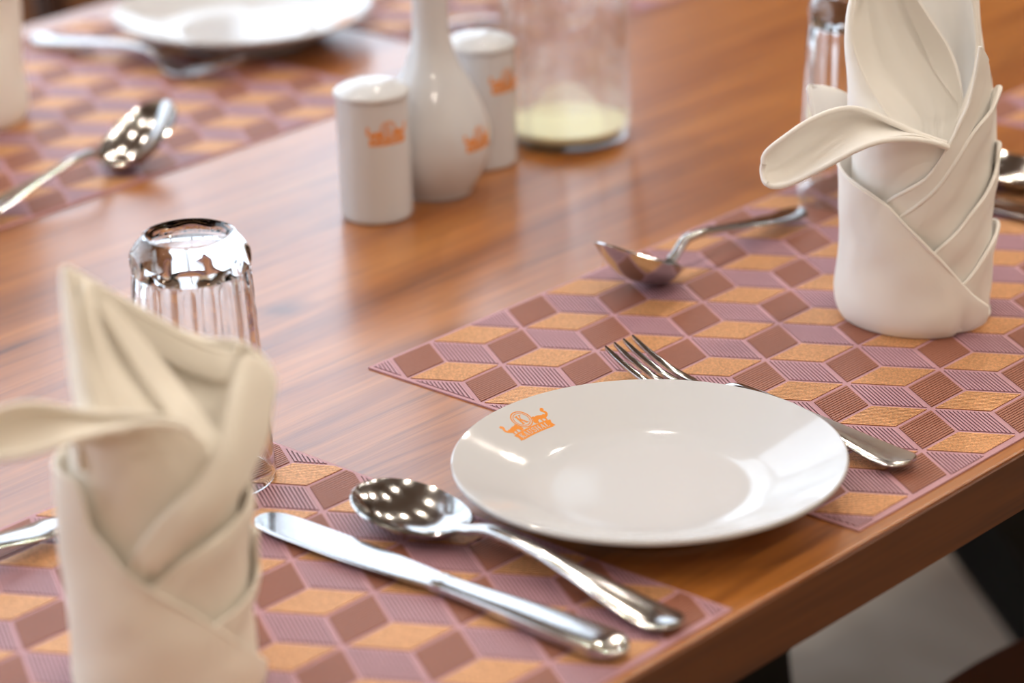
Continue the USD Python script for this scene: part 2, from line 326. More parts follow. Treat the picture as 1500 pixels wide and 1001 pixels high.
part('leg', loc_(slab([(2.0, T - TH), (2.12, T - TH), (2.12, 0.0), (2.0, 0.0)], 0.16, 0.3), TO), 'black_metal', table, False)
part('underframe', loc_(cat_(bx(-1.35, 2.12, 0.17, 0.23, T - TH - 0.04, T - TH)), TO), 'black_metal', table, False)

# ================================================================== CHAIRS
def chair_at(loc, rot, label):
    c = thing('dining_chair', label, 'chair', loc, rot)
    a = np.linspace(0, 2 * np.pi, 72, endpoint=False)
    hx, hy = 0.205, 0.195
    ex = lambda w: np.sign(w) * np.abs(w) ** 0.85
    o = np.c_[hx * ex(np.cos(a)), hy * ex(np.sin(a))]
    def ring(s, z): return np.c_[o * s, np.full(72, z)]
    g = np.stack([ring(0.0, 0.438), ring(0.95, 0.438), ring(1.0, 0.448), ring(1.0, 0.472), ring(0.965, 0.482), ring(0.0, 0.476)])
    m = tm(g.reshape(-1, 3), grid_faces(6, 72, True)); m.merge_vertices(); m.update_faces(m.nondegenerate_faces()); m.fix_normals()
    part('seat', m, 'chair_wood', c)
    for sx in (-1, 1):
        part('leg', tube([(sx * 0.18, 0.17, 0.44), (sx * 0.195, 0.19, 0.0)], np.array([0.02, 0.013])), 'chair_wood', c)
        part('leg', tube([(sx * 0.18, -0.18, 0.44), (sx * 0.19, -0.23, 0.0)], np.array([0.02, 0.013])), 'chair_wood', c)
        part('back_post', tube(spline([(sx * 0.18, -0.185, 0.46), (sx * 0.185, -0.215, 0.66), (sx * 0.185, -0.255, 0.82)], 10), 0.016), 'chair_wood', c)
    for z in (0.60, 0.70):
        y = -0.205 - (z - 0.60) * 0.2
        part('back_rail', tube(spline([(-0.182, y, z), (0, y - 0.03, z), (0.182, y, z)], 14), 0.013), 'chair_wood', c)
    xs = np.linspace(-0.2, 0.2, 17); yb = -0.245 - 0.035 * (1 - (xs / 0.2) ** 2)
    g = np.stack([np.c_[xs, yb, np.full(17, z) - 0.012 * (xs / 0.2) ** 4] for z in (0.765, 0.79, 0.82, 0.84)])
    part('back_panel', thick(g, 0.022), 'chair_wood', c)
    return c

# ================================================================== PLACEMATS
L = 0.03
MW, MH = 14.92 * L, 10.53 * L
ZB, ZR = 0.0009, 0.0014                     # base thickness, top of the raised threads
def prism(poly, z0, z1):
    """A convex polygon as a low raised bar: top and sides."""
    p = np.asarray(poly.exterior.coords)[:-1]
    if poly.exterior.is_ccw is False: p = p[::-1]
    n = len(p); v = np.vstack([np.c_[p, np.full(n, z1)], np.c_[p, np.full(n, z0)]])
    k = np.arange(n); q = (k + 1) % n
    f = [np.stack([np.zeros(n - 2, int), k[1:-1], k[2:]], -1), np.stack([k, k + n, q + n], -1), np.stack([k, q + n, q], -1)]
    return v, np.vstack(f)
def make_mat(label, loc, rot):
    t = thing('placemat', label, 'placemat', loc, rot)
    part('backing', bx(-MW / 2, MW / 2, -MH / 2, MH / 2, 0, ZB, 0.0003), 'mat_base', t, False)
    inner = sbox(-MW / 2 + 0.0022, -MH / 2 + 0.0022, MW / 2 - 0.0022, MH / 2 - 0.0022)
    u, w = np.array([L, 0]), np.array([-L / 2, -L * math.sqrt(3) / 2]); v_ = u + w
    n0 = np.array([-MW / 2 + 1.52 * L, MH / 2 - 1.78 * L])
    for i in range(-6, 16):
        for j in range(-6, 16):
            if (i + j) % 2: continue
            nd = n0 + np.array([1.5 * L * i, -L * math.sqrt(3) / 2 * j])
            for kind, e1, e2 in (('brown', -u, w), ('copper', -v_, -u), ('lilac', -w, -v_)):     # bars run along e1, step along e2
                ins = 0.00065 / L
                cl = lambda s, t2: nd + e1 * s + e2 * t2
                a0, a1 = 2 * ins, 1 - 2 * ins
                quad = Polygon([cl(a0, a0), cl(a1, a0), cl(a1, a1), cl(a0, a1)])
                pl = quad.intersection(inner)
                if pl.is_empty or pl.area < 2e-6: continue
                V, Fc, tint = [], [], []
                def add(pv, pf, tv):
                    Fc.append(pf + sum(map(len, V))); V.append(pv); tint.append(tv)
                a_, b_ = prism(pl, ZB - 0.0002, ZB + 0.00008); add(a_, b_, np.zeros(len(a_)))
                NB = 13
                frac = {'brown': 0.74, 'copper': 0.72, 'lilac': 0.56}[kind]
                for q in range(NB):
                    s0 = a0 + (a1 - a0) * (q + 0.5 - frac / 2) / NB; s1 = a0 + (a1 - a0) * (q + 0.5 + frac / 2) / NB
                    bar = Polygon([cl(a0, s0), cl(a1, s0), cl(a1, s1), cl(a0, s1)])
                    if not inner.contains(bar): bar = bar.intersection(inner)
                    if bar.is_empty or bar.geom_type != 'Polygon' or bar.area < 2e-7: continue
                    a_, b_ = prism(bar, ZB, ZR); n_ = len(a_) // 2
                    add(a_, b_, np.r_[np.ones(n_), np.full(n_, 0.35)])
                part(f'{kind}_patch', tm(np.vstack(V), np.vstack(Fc)), 'mat_' + kind, t, False, tint=np.concatenate(tint))
    return t
MA = np.array([-1.52 * L + MW / 2, 1.78 * L - MH / 2])
MB = np.array([-0.1436 - MW / 2, MA[1] - 0.0037])
MC = np.array([0.3135 - MW / 2, 0.3805 + MH / 2])
MD = np.array([0.4086 + MW / 2, 0.3805 + MH / 2])
ME = np.array([0.501 + MW / 2, MA[1]])
mat0 = make_mat('copper and lilac cube-patterned placemat under the crisp white napkin at right', (*MA, T), 0)
copy(mat0, 'cube-patterned placemat at the front left corner, under the knife and the blurred napkin', (*MB, T), 0)
copy(mat0, 'cube-patterned placemat at the far left, under the blurred spoon and far plate', (*MC, T), 180)
copy(mat0, 'cube-patterned placemat mostly hidden behind the condiment shakers and glass bottle', (*MD, T), 180)
copy(mat0, 'cube-patterned placemat barely visible at the right edge behind the white napkin', (*ME, T), 0)
ZM = T + ZR                                  # resting height on a placemat

# ================================================================== LOGO (flat print)
def strokes(lines, w, serifs=(), sw=None):
    s = [LineString(l).buffer(w / 2, cap_style=2, join_style=2) for l in lines]
    for x0, x1, y in serifs: s.append(sbox(x0, y - (sw or w) / 2, x1, y + (sw or w) / 2))
    return unary_union(s)
def letter(c):
    t, n = 0.2, 0.1
    if c == 'K': return unary_union([strokes([[(0.16, 0), (0.16, 1)]], t), strokes([[(0.2, 0.38), (0.62, 0.97)]], n), strokes([[(0.32, 0.55), (0.66, 0.03)]], t), strokes([], n, [(0.0, 0.34, 0.04), (0.0, 0.34, 0.96), (0.46, 0.78, 0.96), (0.5, 0.84, 0.04)], 0.08)]), 0.84
    if c == 'A': return unary_union([strokes([[(0.1, 0.0), (0.4, 1.0)]], n), strokes([[(0.4, 1.0), (0.68, 0.0)]], t), strokes([[(0.2, 0.33), (0.58, 0.33)]], n), strokes([], n, [(0.0, 0.26, 0.04), (0.5, 0.84, 0.04)], 0.08)]), 0.84
    if c == 'U':
        a = np.linspace(np.pi, 2 * np.pi, 12)
        return unary_union([strokes([[(0.16, 1), (0.16, 0.35)] + [(0.41 + 0.25 * math.cos(q), 0.33 + 0.28 * math.sin(q)) for q in a] + [(0.66, 0.35), (0.66, 1)]], 0.14), strokes([[(0.16, 1), (0.16, 0.3)]], t), strokes([], n, [(0, 0.32, 0.96), (0.54, 0.8, 0.96)], 0.08)]), 0.82
    if c == 'S':
        p = spline([(0.56, 0.76), (0.46, 0.92), (0.28, 0.95), (0.12, 0.82), (0.14, 0.64), (0.34, 0.52), (0.52, 0.38), (0.56, 0.2), (0.42, 0.06), (0.24, 0.05), (0.08, 0.22)], 40)
        return unary_union([strokes([p], 0.15), strokes([[(0.57, 0.72), (0.57, 0.98)], [(0.07, 0.02), (0.07, 0.28)]], 0.07)]), 0.66
    if c == 'H': return unary_union([strokes([[(0.16, 0), (0.16, 1)], [(0.68, 0), (0.68, 1)]], t), strokes([[(0.16, 0.5), (0.68, 0.5)]], n), strokes([], n, [(0, 0.32, 0.04), (0, 0.32, 0.96), (0.52, 0.84, 0.04), (0.52, 0.84, 0.96)], 0.08)]), 0.86
    if c == 'L': return unary_union([strokes([[(0.16, 0), (0.16, 1)]], t), strokes([[(0.05, 0.05), (0.62, 0.05)]], n), strokes([[(0.62, 0.0), (0.62, 0.28)]], 0.08), strokes([], n, [(0, 0.34, 0.96)], 0.08)]), 0.7
def build_logo():
    """The emblem in units of its banner's width: banner with the name, ring with a K, two curling beasts."""
    word, x = [], 0.0
    for c in 'KAUSHAL':
        g, w = letter(c); word.append(affinity.translate(g, x, 0)); x += w + 0.10
    word = unary_union(word); s = 0.80 / (x - 0.10)
    word = affinity.scale(word, s, s * 0.86, origin=(0, 0)); hgt = s * 0.86
    b = 0.022
    ban = Polygon([(-0.5, -b), (-0.44, -b), (-0.44 + 0.0, -0.034), (0.44, -0.034), (0.44, -b), (0.5, -b), (0.47, hgt / 2), (0.5, hgt + b), (0.44, hgt + b), (0.44, hgt + 0.034), (-0.44, hgt + 0.034), (-0.44, hgt + b), (-0.5, hgt + b), (-0.47, hgt / 2)])
    out = [ban.difference(affinity.translate(word, -0.40, 0))]
    cy = hgt + 0.245; ring = Point(0, cy).buffer(0.205, 32)
    out.append(ring.difference(Point(0, cy).buffer(0.182, 32)))
    out.append(Point(0, cy).buffer(0.162, 32).difference(Point(0, cy).buffer(0.145, 32)))
    kk, w = letter('K'); out.append(affinity.translate(affinity.scale(kk, 0.19, 0.21, origin=(0, 0)), -w * 0.095, cy - 0.105))
    body = unary_union([LineString(spline([(0.20, hgt + 0.085), (0.25, hgt + 0.135), (0.33, hgt + 0.150), (0.40, hgt + 0.130), (0.45, hgt + 0.135)], 24)).buffer(0.046),
                        LineString(spline([(0.44, hgt + 0.13), (0.51, hgt + 0.15), (0.53, hgt + 0.21), (0.49, hgt + 0.26), (0.52, hgt + 0.30)], 24)).buffer(0.024),
                        Point(0.51, hgt + 0.29).buffer(0.036), Point(0.23, hgt + 0.175).buffer(0.036),
                        LineString([(0.25, hgt + 0.14), (0.235, hgt + 0.05)]).buffer(0.018), LineString([(0.33, hgt + 0.14), (0.345, hgt + 0.05)]).buffer(0.018),
                        LineString([(0.42, hgt + 0.13), (0.435, hgt + 0.05)]).buffer(0.018)]).difference(ring)
    out += [body, affinity.scale(body, -1, 1, origin=(0, 0))]
    return unary_union(out)
LOGO = build_logo()
def logo_flat(width, th):
    g = affinity.scale(LOGO, width, width, origin=(0, 0)).simplify(width * 0.002)
    m = cat_(*[trimesh.creation.extrude_polygon(q, th, engine='earcut') for q in getattr(g, 'geoms', [g]) if q.area > 1e-10])
    v, f = trimesh.remesh.subdivide_to_size(m.vertices, m.faces, width * 0.10, max_iter=12)
    return v, f

# ================================================================== PLATES
PR = 0.0925
prof_in = smooth_prof([(0, 0.0062), (0.030, 0.0063), (0.046, 0.0068), (0.056, 0.0083), (0.066, 0.0115), (0.080, 0.0170), (0.0905, 0.0214)], 44)
lip = [(0.0918, 0.0219), (0.0926, 0.0213), (0.0928, 0.0203), (0.0922, 0.0192)]
prof_out = smooth_prof([(0.0922, 0.0192), (0.080, 0.0140), (0.066, 0.0072), (0.058, 0.0036), (0.053, 0.0022)], 16)[1:]
foot = [(0.0525, 0.0), (0.0495, 0.0), (0.049, 0.0024), (0.0, 0.0026)]
plate_h = PchipInterpolator(prof_in[:, 0], prof_in[:, 1])
def plate(label, loc, logo_angle):
    t = thing('dinner_plate', label, 'plate', loc)
    part('dish', lathe(np.vstack([prof_in, lip, prof_out, foot]), 128), 'porcelain', t, 40)
    v, f = logo_flat(0.0265, 0.00006)
    r = 0.0720 + v[:, 1]; a = logo_angle - v[:, 0] / 0.0775
    part('printed_logo', tm(np.c_[r * np.cos(a), r * np.sin(a), plate_h(r) + 0.00004 + v[:, 2]], f), 'logo_ink', t, False, 'orange printed emblem with the name KAUSHAL')
    return t
PX, PY = -0.0787, -0.1657
lg = on_z(771, 624, T + 0.0165)
plate_a = plate('round white porcelain plate with orange emblem in the foreground', (PX, PY, ZM), math.atan2(lg[1] - PY, lg[0] - PX))
copy(plate_a, 'blurred round white plate at the far edge of the table, top left', (0.345, 0.5655, ZM), 205)

# ================================================================== CUTLERY (built along +x: tip at 0, handle end at length)
def strip_mesh(xs, half, zc, crown, th, m=15, nose=False):
    """A swept bar: half widths, centre heights, crown (height of the middle above the edge), thickness."""
    t = np.linspace(-1, 1, m); te = np.sin(t * np.pi / 2)
    X = np.repeat(xs[:, None], m, 1); Y = half[:, None] * te; Z = zc[:, None] + crown[:, None] * (1 - te ** 2)
    g = np.stack([X, Y, Z], -1)
    edge = np.sqrt(np.clip(1 - np.abs(te) ** 6, 0, 1))[None] * th[:, None]
    top, bot = g.copy(), g.copy(); top[..., 2] += edge / 2; bot[..., 2] -= edge / 2
    return shell(top, bot)
def handle_shape(x0, x1, pts, wid, thk, n=46):
    s = np.linspace(0, 1, n); xs = x0 + (x1 - x0) * (1 - np.cos(s * np.pi * 0.5) * (1 - s) ** 0.0) if False else x0 + (x1 - x0) * s
    e = 0.0095
    z = PchipInterpolator(*zip(*pts))(xs); w = PchipInterpolator(*zip(*wid))(xs); th = PchipInterpolator(*zip(*thk))(xs)
    # round the free end
    k = np.clip((xs - (x1 - e)) / e, 0, 1); w = w * np.sqrt(np.clip(1 - k ** 2, 0.0, 1)) + 1e-5
    return xs, w, z, th
def end_dense(x0, x1, n=46, e=0.0095):
    a = np.linspace(x0, x1 - e, n - 14); b = x1 - e + e * np.sin(np.linspace(0, np.pi / 2, 15))[1:]
    return np.r_[a, b]
def handle_mesh(x0, x1, pts, wid, thk, crown=0.0008, e=0.0095):
    xs = end_dense(x0, x1, e=e)
    z = PchipInterpolator(*zip(*pts))(xs); w = PchipInterpolator(*zip(*wid))(xs); th = PchipInterpolator(*zip(*thk))(xs)
    k = np.clip((xs - (x1 - e)) / e, 0, 1); w = np.maximum(w * np.sqrt(np.clip(1 - k ** 2, 0.0, 1)), 2e-5)
    return strip_mesh(xs, w, z, np.full_like(xs, crown), th)
def bowl_mesh(bl, bw, depth, zt, zn, neck_w, th=0.0013):
    """The bowl of a spoon: tip at x 0 (height zt), heel at x bl (height zn); egg-shaped rim."""
    n, m = 40, 27
    q = (1 - np.cos(np.linspace(0, np.pi, n))) / 2
    xs = q * bl
    half = bw / 2 * np.sqrt(np.clip(1 - ((q - 0.46) / np.where(q < 0.46, 0.46, 0.54)) ** 2, 0, 1)) ** np.where(q < 0.46, 1.02, 1.0)
    half = np.maximum(half, neck_w * np.clip((q - 0.9) / 0.1, 0, 1)); half[0] = 1e-5
    t = np.sin(np.linspace(-np.pi / 2, np.pi / 2, m))
    dep = depth * np.clip(1 - np.abs((q - 0.5) / 0.5) ** 2.4, 0, 1) ** 0.85
    rim = zt + (zn - zt) * q - 0.0012 * np.sin(q * np.pi)
    g = np.stack([np.repeat(xs[:, None], m, 1), half[:, None] * t, rim[:, None] - dep[:, None] * (1 - np.abs(t) ** 2.3)[None]], -1)
    nn = grid_normals(g)
    nn[np.linalg.norm(nn, axis=-1) < 0.5] = [0, 0, 1]
    nn[[0, -1]] = nn[[1, -2]]
    sgn = np.sign(nn[n // 2, m // 2, 2]); nn *= sgn
    return shell(g + nn * th / 2, g - nn * th / 2)
def spoon(name, label, cat, loc, rot, P):
    b = bowl_mesh(P['bl'], P['bw'], P['depth'], P['zt'], P['zn'], P['nw'])
    h = handle_mesh(P['bl'] - 0.003, P['len'], P['z'], P['w'], P['th'])
    dz = -min(b.vertices[:, 2].min(), h.vertices[:, 2].min())
    for q in (b, h): q.apply_translation([0, 0, dz])
    t = thing(name, label, cat, loc, rot)
    part('bowl', b, 'steel', t, 40); part('handle', h, 'steel', t, 40)
    return t
TS = dict(bl=0.0655, bw=0.0445, depth=0.0105, zt=0.0150, zn=0.0112, nw=0.0042, len=0.193,
          z=[(0.06, 0.0110), (0.069, 0.0116), (0.076, 0.0140), (0.084, 0.0155), (0.10, 0.0150), (0.14, 0.0098), (0.168, 0.0056), (0.182, 0.0042), (0.194, 0.0052)],
          w=[(0.06, 0.0042), (0.074, 0.0034), (0.095, 0.0034), (0.13, 0.0054), (0.160, 0.0090), (0.18, 0.0106), (0.194, 0.0104)],
          th=[(0.06, 0.0026), (0.074, 0.0046), (0.10, 0.0040), (0.15, 0.0028), (0.194, 0.0022)])
DS = dict(bl=0.057, bw=0.0430, depth=0.0155, zt=0.0385, zn=0.0110, nw=0.0040, len=0.1747,
          z=[(0.049, 0.0115), (0.055, 0.0125), (0.060, 0.0160), (0.065, 0.0200), (0.070, 0.0218), (0.080, 0.0216), (0.105, 0.0180), (0.140, 0.0125), (0.162, 0.0098), (0.175, 0.0100)],
          w=[(0.049, 0.0040), (0.057, 0.0032), (0.075, 0.0030), (0.11, 0.0046), (0.142, 0.0085), (0.162, 0.0096), (0.175, 0.0092)],
          th=[(0.049, 0.0024), (0.058, 0.0046), (0.085, 0.0038), (0.13, 0.0026), (0.175, 0.0020)])
def fork(label, loc, rot):
    t = thing('dinner_fork', label, 'fork', loc, rot)
    zz = [(0.0, 0.0160), (0.012, 0.0105), (0.030, 0.0048), (0.046, 0.0028), (0.058, 0.0034), (0.070, 0.0090), (0.082, 0.0125), (0.095, 0.0125), (0.13, 0.0098), (0.165, 0.0060), (0.180, 0.0048), (0.193, 0.0058)]
    zf = PchipInterpolator(*zip(*zz))
    part('handle', handle_mesh(0.068, 0.192, [(x, float(zf(x))) for x in np.linspace(0.066, 0.1925, 24)],
                               [(0.066, 0.0040), (0.076, 0.0034), (0.095, 0.0034), (0.13, 0.0056), (0.160, 0.0090), (0.18, 0.0106), (0.193, 0.0102)],
                               [(0.066, 0.0026), (0.08, 0.0044), (0.11, 0.0038), (0.15, 0.0028), (0.193, 0.0022)]), 'steel', t, 40)
    xs = np.linspace(0.040, 0.070, 18)
    wd = PchipInterpolator([0.040, 0.046, 0.054, 0.062, 0.070], [0.0122, 0.0123, 0.0112, 0.0070, 0.0040])(xs)
    part('head', strip_mesh(xs, wd, zf(xs), np.full(18, -0.0008), np.full(18, 0.0022)), 'steel', t, 40)
    for k_ in range(4):
        xs = np.linspace(0.0, 0.043, 22); yc = (k_ - 1.5) * 0.0067
        w = PchipInterpolator([0, 0.004, 0.02, 0.043], [0.0007, 0.0014, 0.0020, 0.0024])(xs)
        m = strip_mesh(xs, w, zf(xs), np.full(22, 0.0), np.full(22, 0.0021), 7); m.apply_translation([0, yc * 1.0, 0])
        part('tine', m, 'steel', t, 40)
    return t
def knife(label, loc, rot):
    t = thing('table_knife', label, 'knife', loc, rot)
    # blade outline: rounded tip at x 0; back edge straight
    up_ = smooth_prof([(0.0, 0.0015), (0.0025, 0.0062), (0.009, 0.0092), (0.022, 0.0100), (0.06, 0.0096), (0.095, 0.0078), (0.113, 0.0062)], 40)
    lo = smooth_prof([(0.0, -0.0005), (0.002, -0.0055), (0.008, -0.0088), (0.022, -0.0102), (0.055, -0.0104), (0.09, -0.0088), (0.106, -0.0068), (0.113, -0.0060)], 40)
    n, m = 44, 4; xs = np.r_[0, 0.112 * (np.linspace(0.02, 1, n - 1)) ** 1.5]
    yu = np.interp(xs, up_[:, 0], up_[:, 1]); yl = np.interp(xs, lo[:, 0], lo[:, 1])
    s = np.array([0, 0.045, 0.955, 1.0])
    Y = yl[:, None] + (yu - yl)[:, None] * s; X = np.repeat(xs[:, None], m, 1)
    zc = 0.0030 + 0.0010 * (xs / 0.112); th = np.array([0.0006, 0.0022, 0.0022, 0.0006])
    Zt = zc[:, None] + th / 2; Zb = zc[:, None] - th / 2
    part('blade', shell(np.stack([X, Y, Zt], -1), np.stack([X, Y, Zb], -1)), 'steel', t, 25)
    hx = np.r_[np.linspace(0.1115, 0.205, 34), 0.205 + 0.0145 * np.sin(np.linspace(0, np.pi / 2, 16))[1:]]
    w = PchipInterpolator([0.111, 0.1135, 0.118, 0.15, 0.185, 0.205, 0.22], [0.0058, 0.0064, 0.0060, 0.0074, 0.0098, 0.0106, 0.0106])(hx)
    k_ = np.clip((hx - 0.205) / 0.0145, 0, 1); w = np.maximum(w * np.sqrt(1 - k_ ** 2), 5e-5)
    th = PchipInterpolator([0.111, 0.1135, 0.118, 0.16, 0.205, 0.22], [0.0050, 0.0058, 0.0054, 0.0072, 0.0078, 0.0050])(hx) * np.maximum(np.sqrt(np.clip(1 - k_ ** 4, 0, 1)), 0.02)
    a = np.linspace(0, 2 * np.pi, 28, endpoint=False); e = lambda q: np.sign(q) * np.abs(q) ** 0.55
    V = np.stack([np.repeat(hx[:, None], 28, 1), w[:, None] * e(np.cos(a)), 0.0040 + th[:, None] / 2 * e(np.sin(a))], -1)
    V[..., 2] += 0.0 * V[..., 0]
    c = np.vstack([V.reshape(-1, 3), V[0].mean(0), V[-1].mean(0)]); N = len(hx) * 28; q = np.arange(28)
    f = np.vstack([grid_faces(len(hx), 28, True), np.stack([np.full(28, N), (q + 1) % 28, q], -1), np.stack([np.full(28, N + 1), N - 28 + q, N - 28 + (q + 1) % 28], -1)])
    h = tm(c, f); h.fix_normals()
    part('handle', h, 'steel', t, 35)
    return t
kn = knife('stainless table knife on the front left placemat', (-0.2132, -0.0420, ZM), -89.0)
copy(kn, 'dark blurred table knife at the right edge beyond the white napkin', (0.357, -0.050, ZM), -90)
sp = spoon('table_spoon', 'shiny stainless table spoon lying face up beside the knife', 'spoon', (-0.1735, -0.0705, ZM), -91.0, TS)
copy(sp, 'blurred table spoon whose bowl peeks in at the right edge', (0.398, -0.02, ZM), -90)
fk = fork('stainless dinner fork under the foreground plate, tines and handle end showing', (0.0312, -0.0540, ZM), -93.4)
copy(fk, 'blurred dinner fork half under the far plate at top left', (0.2585, 0.4830, ZM), 95.0)
ds = spoon('dessert_spoon', 'small dessert spoon with an arched neck near the white napkin', 'spoon', (0.0989, 0.0127, ZM), -0.5, DS)
copy(ds, 'dessert spoon whose bright handle end shows at the left edge behind the front left napkin', (-0.4515, 0.0260, ZM), -2)
copy(ds, 'blurred dessert spoon with bright lamp reflections in its bowl, far left', (0.131, 0.406, ZM), 184)

# ================================================================== TUMBLERS (upside down)
def tumbler(label, loc, rot):
    t = thing('glass_tumbler', label, 'glass', loc, rot)
    NF, n = 10, 120
    a = np.linspace(0, 2 * np.pi, n, endpoint=False)
    seg = 2 * np.pi / NF; ph = (a + seg / 2) % seg - seg / 2
    flat = np.cos(seg / 2) / np.cos(ph)                      # decagon / circle ratio
    flat = flat / flat.max()
    flute = -0.5 * (1 - np.cos(a * 20)) / 2
    def ring(r, z, fl=0.0, fu=0.0): return np.stack([(r * (1 - fl + fl * flat) + fu * flute) * np.cos(a), (r * (1 - fl + fl * flat) + fu * flute) * np.sin(a), np.full(n, z)], -1)
    hz = 0.1245
    out = [ring(0.0, hz - 0.0035), ring(0.012, hz - 0.0032), ring(0.0175, hz - 0.0028), ring(0.0192, hz - 0.0005), ring(0.0205, hz), ring(0.0222, hz - 0.0006),
           ring(0.0262, hz - 0.0050, 0.6), ring(0.0282, hz - 0.0085, 1.0), ring(0.0286, hz - 0.0120, 1.0), ring(0.0285, hz - 0.0150, 0.7), ring(0.0280, hz - 0.0175, 0.2, 0.0006),
           ring(0.0282, hz - 0.0205, 0.0, 0.0012), ring(0.0286, hz - 0.026, 0.0, 0.0014), ring(0.0300, 0.070, 0.0, 0.0014), ring(0.0318, 0.040, 0.0, 0.0011), ring(0.0326, 0.026, 0.0, 0.0003), ring(0.0331, 0.016), ring(0.0339, 0.003), ring(0.0339, 0.0012), ring(0.0333, 0.0)]
    inn = [ring(0.0325, 0.0), ring(0.0321, 0.001), ring(0.0312, 0.016), ring(0.0302, 0.034), ring(0.0272, 0.078), ring(0.0252, hz - 0.026), ring(0.0236, hz - 0.0185), ring(0.018, hz - 0.0145), ring(0.0, hz - 0.0135)]
    g = np.stack(out + inn)
    m = tm(g.reshape(-1, 3), grid_faces(len(g), n, True)); m.merge_vertices(digits_vertex=8); m.update_faces(m.nondegenerate_faces()); m.fix_normals()
    part('body', m, 'glass', t, 32)
    return t
tb = tumbler('clear fluted tumbler standing upside down behind the front left napkin', (-0.1929, 0.0171, T), 10)
tb.GetAttribute('xformOp:translate').Set(Gf.Vec3d(-0.1929, 0.0171, ZM))
copy(tb, 'upside-down fluted tumbler behind the tall white napkin at upper right', (0.3303, 0.0150, ZM), 25)
copy(tb, 'upside-down fluted tumbler mostly hidden between the vase neck and the bottle', (0.4560, 0.4370, ZM), 40)

# ================================================================== SHAKERS, VASE, BOTTLE
def wrap_logo(width, cx, a0, z0, radius_at):
    v, f = logo_flat(width, 0.00008)
    z = z0 + v[:, 1]; r = radius_at(z) + 0.00006 + v[:, 2]; a = a0 + v[:, 0] / radius_at(np.full_like(z, z0))
    return tm(np.c_[r * np.cos(a), r * np.sin(a), z], f)
cam_ang = lambda x, y: math.atan2(CC[1] - y, CC[0] - x)
def shaker(label, loc, logo_off):
    t = thing('condiment_shaker', label, 'shaker', loc)
    r = 0.0217
    part('body', lathe([(0, 0.0015), (0.017, 0.0015), (0.018, 0.0), (0.0195, 0.0), (0.0211, 0.0012), (r, 0.004), (r, 0.0740), (0.0210, 0.0752), (0, 0.0752)], 72), 'porcelain', t, 35)
    part('cap', lathe([(0, 0.0750), (0.0212, 0.0750), (0.0226, 0.0758), (0.0229, 0.0770), (0.0224, 0.0782), (0.0205, 0.0796), (0.015, 0.0822), (0.008, 0.0836), (0.0, 0.0840)], 72), 'porcelain', t, 60)
    part('printed_logo', wrap_logo(0.0245, 0, cam_ang(loc[0], loc[1]) + logo_off, 0.0505, lambda z: np.full_like(z, r)), 'logo_ink', t, False, 'orange printed emblem')
    return t
shaker('white porcelain shaker with domed cap, in front and left of the vase', (0.1308, 0.2205, T), 0.42)
shaker('white porcelain shaker behind and right of the vase, beside the glass bottle', (0.2430, 0.2375, T), 0.86)
vz = [(0.0195, 0.0), (0.0215, 0.0008), (0.0222, 0.003), (0.0262, 0.009), (0.0312, 0.019), (0.0339, 0.031), (0.0334, 0.042), (0.0295, 0.055), (0.0225, 0.070), (0.0160, 0.082), (0.0122, 0.095), (0.0108, 0.110), (0.0106, 0.135), (0.0110, 0.165), (0.0128, 0.190), (0.0150, 0.198)]
vp = np.asarray(vz); vprof = np.vstack([[(0, 0.002), (0.017, 0.002), (0.018, 0.0)], np.vstack([vp[:3], smooth_prof(vp[2:], 44)[1:]]), [(0.0150, 0.1992), (0.0140, 0.1985), (0.0105, 0.185), (0.0086, 0.16), (0.0086, 0.11), (0.0, 0.10)]])
VX, VY = 0.1836, 0.2212
vase = thing('bud_vase', 'white porcelain bud vase with round belly and long neck between the shakers', 'vase', (VX, VY, T))
part('body', lathe(vprof, 96), 'porcelain', vase, 40)
vr = PchipInterpolator(vp[2:, 1], vp[2:, 0])
part('printed_logo', wrap_logo(0.0235, 0, cam_ang(VX, VY) + 0.92, 0.0335, vr), 'logo_ink', vase, False, 'orange printed emblem')
BX_, BY_ = 0.3124, 0.2286
bottle = thing('glass_bottle', 'clear glass water bottle with a thin pale yellow layer in the bottom', 'bottle', (BX_, BY_, T))
bo = np.vstack([[(0, 0.0022), (0.026, 0.0018), (0.031, 0.0)], smooth_prof([(0.0345, 0.0), (0.0385, 0.002), (0.0405, 0.007), (0.0412, 0.014), (0.0412, 0.15), (0.0405, 0.17), (0.034, 0.197), (0.021, 0.222), (0.0165, 0.240), (0.0160, 0.285), (0.0172, 0.290)], 60),
                [(0.0172, 0.298), (0.0150, 0.300), (0.0135, 0.298)], smooth_prof([(0.0130, 0.285), (0.0132, 0.240), (0.0185, 0.219), (0.0315, 0.195), (0.0380, 0.169), (0.0388, 0.15), (0.0388, 0.013), (0.0378, 0.0068), (0.034, 0.0048), (0.02, 0.0046), (0.0, 0.0052)], 50)])
part('body', lathe(bo, 96), 'bottle_glass', bottle, 40)
part('pale_layer', lathe([(0, 0.0055), (0.02, 0.0049), (0.0335, 0.0051), (0.0372, 0.0072), (0.0382, 0.0110), (0, 0.0110)], 72), 'pale_layer', bottle, 40)  # thin pale yellow layer just above the bottle base
ca = cam_ang(BX_, BY_)
for rr in (0.0125, 0.0165, 0.0205):  # thin glass rings set on the side of the bottle
    q = np.linspace(0, 2 * np.pi, 49); aa = ca + 0.05 + rr * np.cos(q) / 0.0412; part('glass_ring', tube(np.c_[0.0412 * np.cos(aa), 0.0412 * np.sin(aa), 0.104 + rr * np.sin(q)], 0.0006, 6, False), 'bottle_glass', bottle, True)

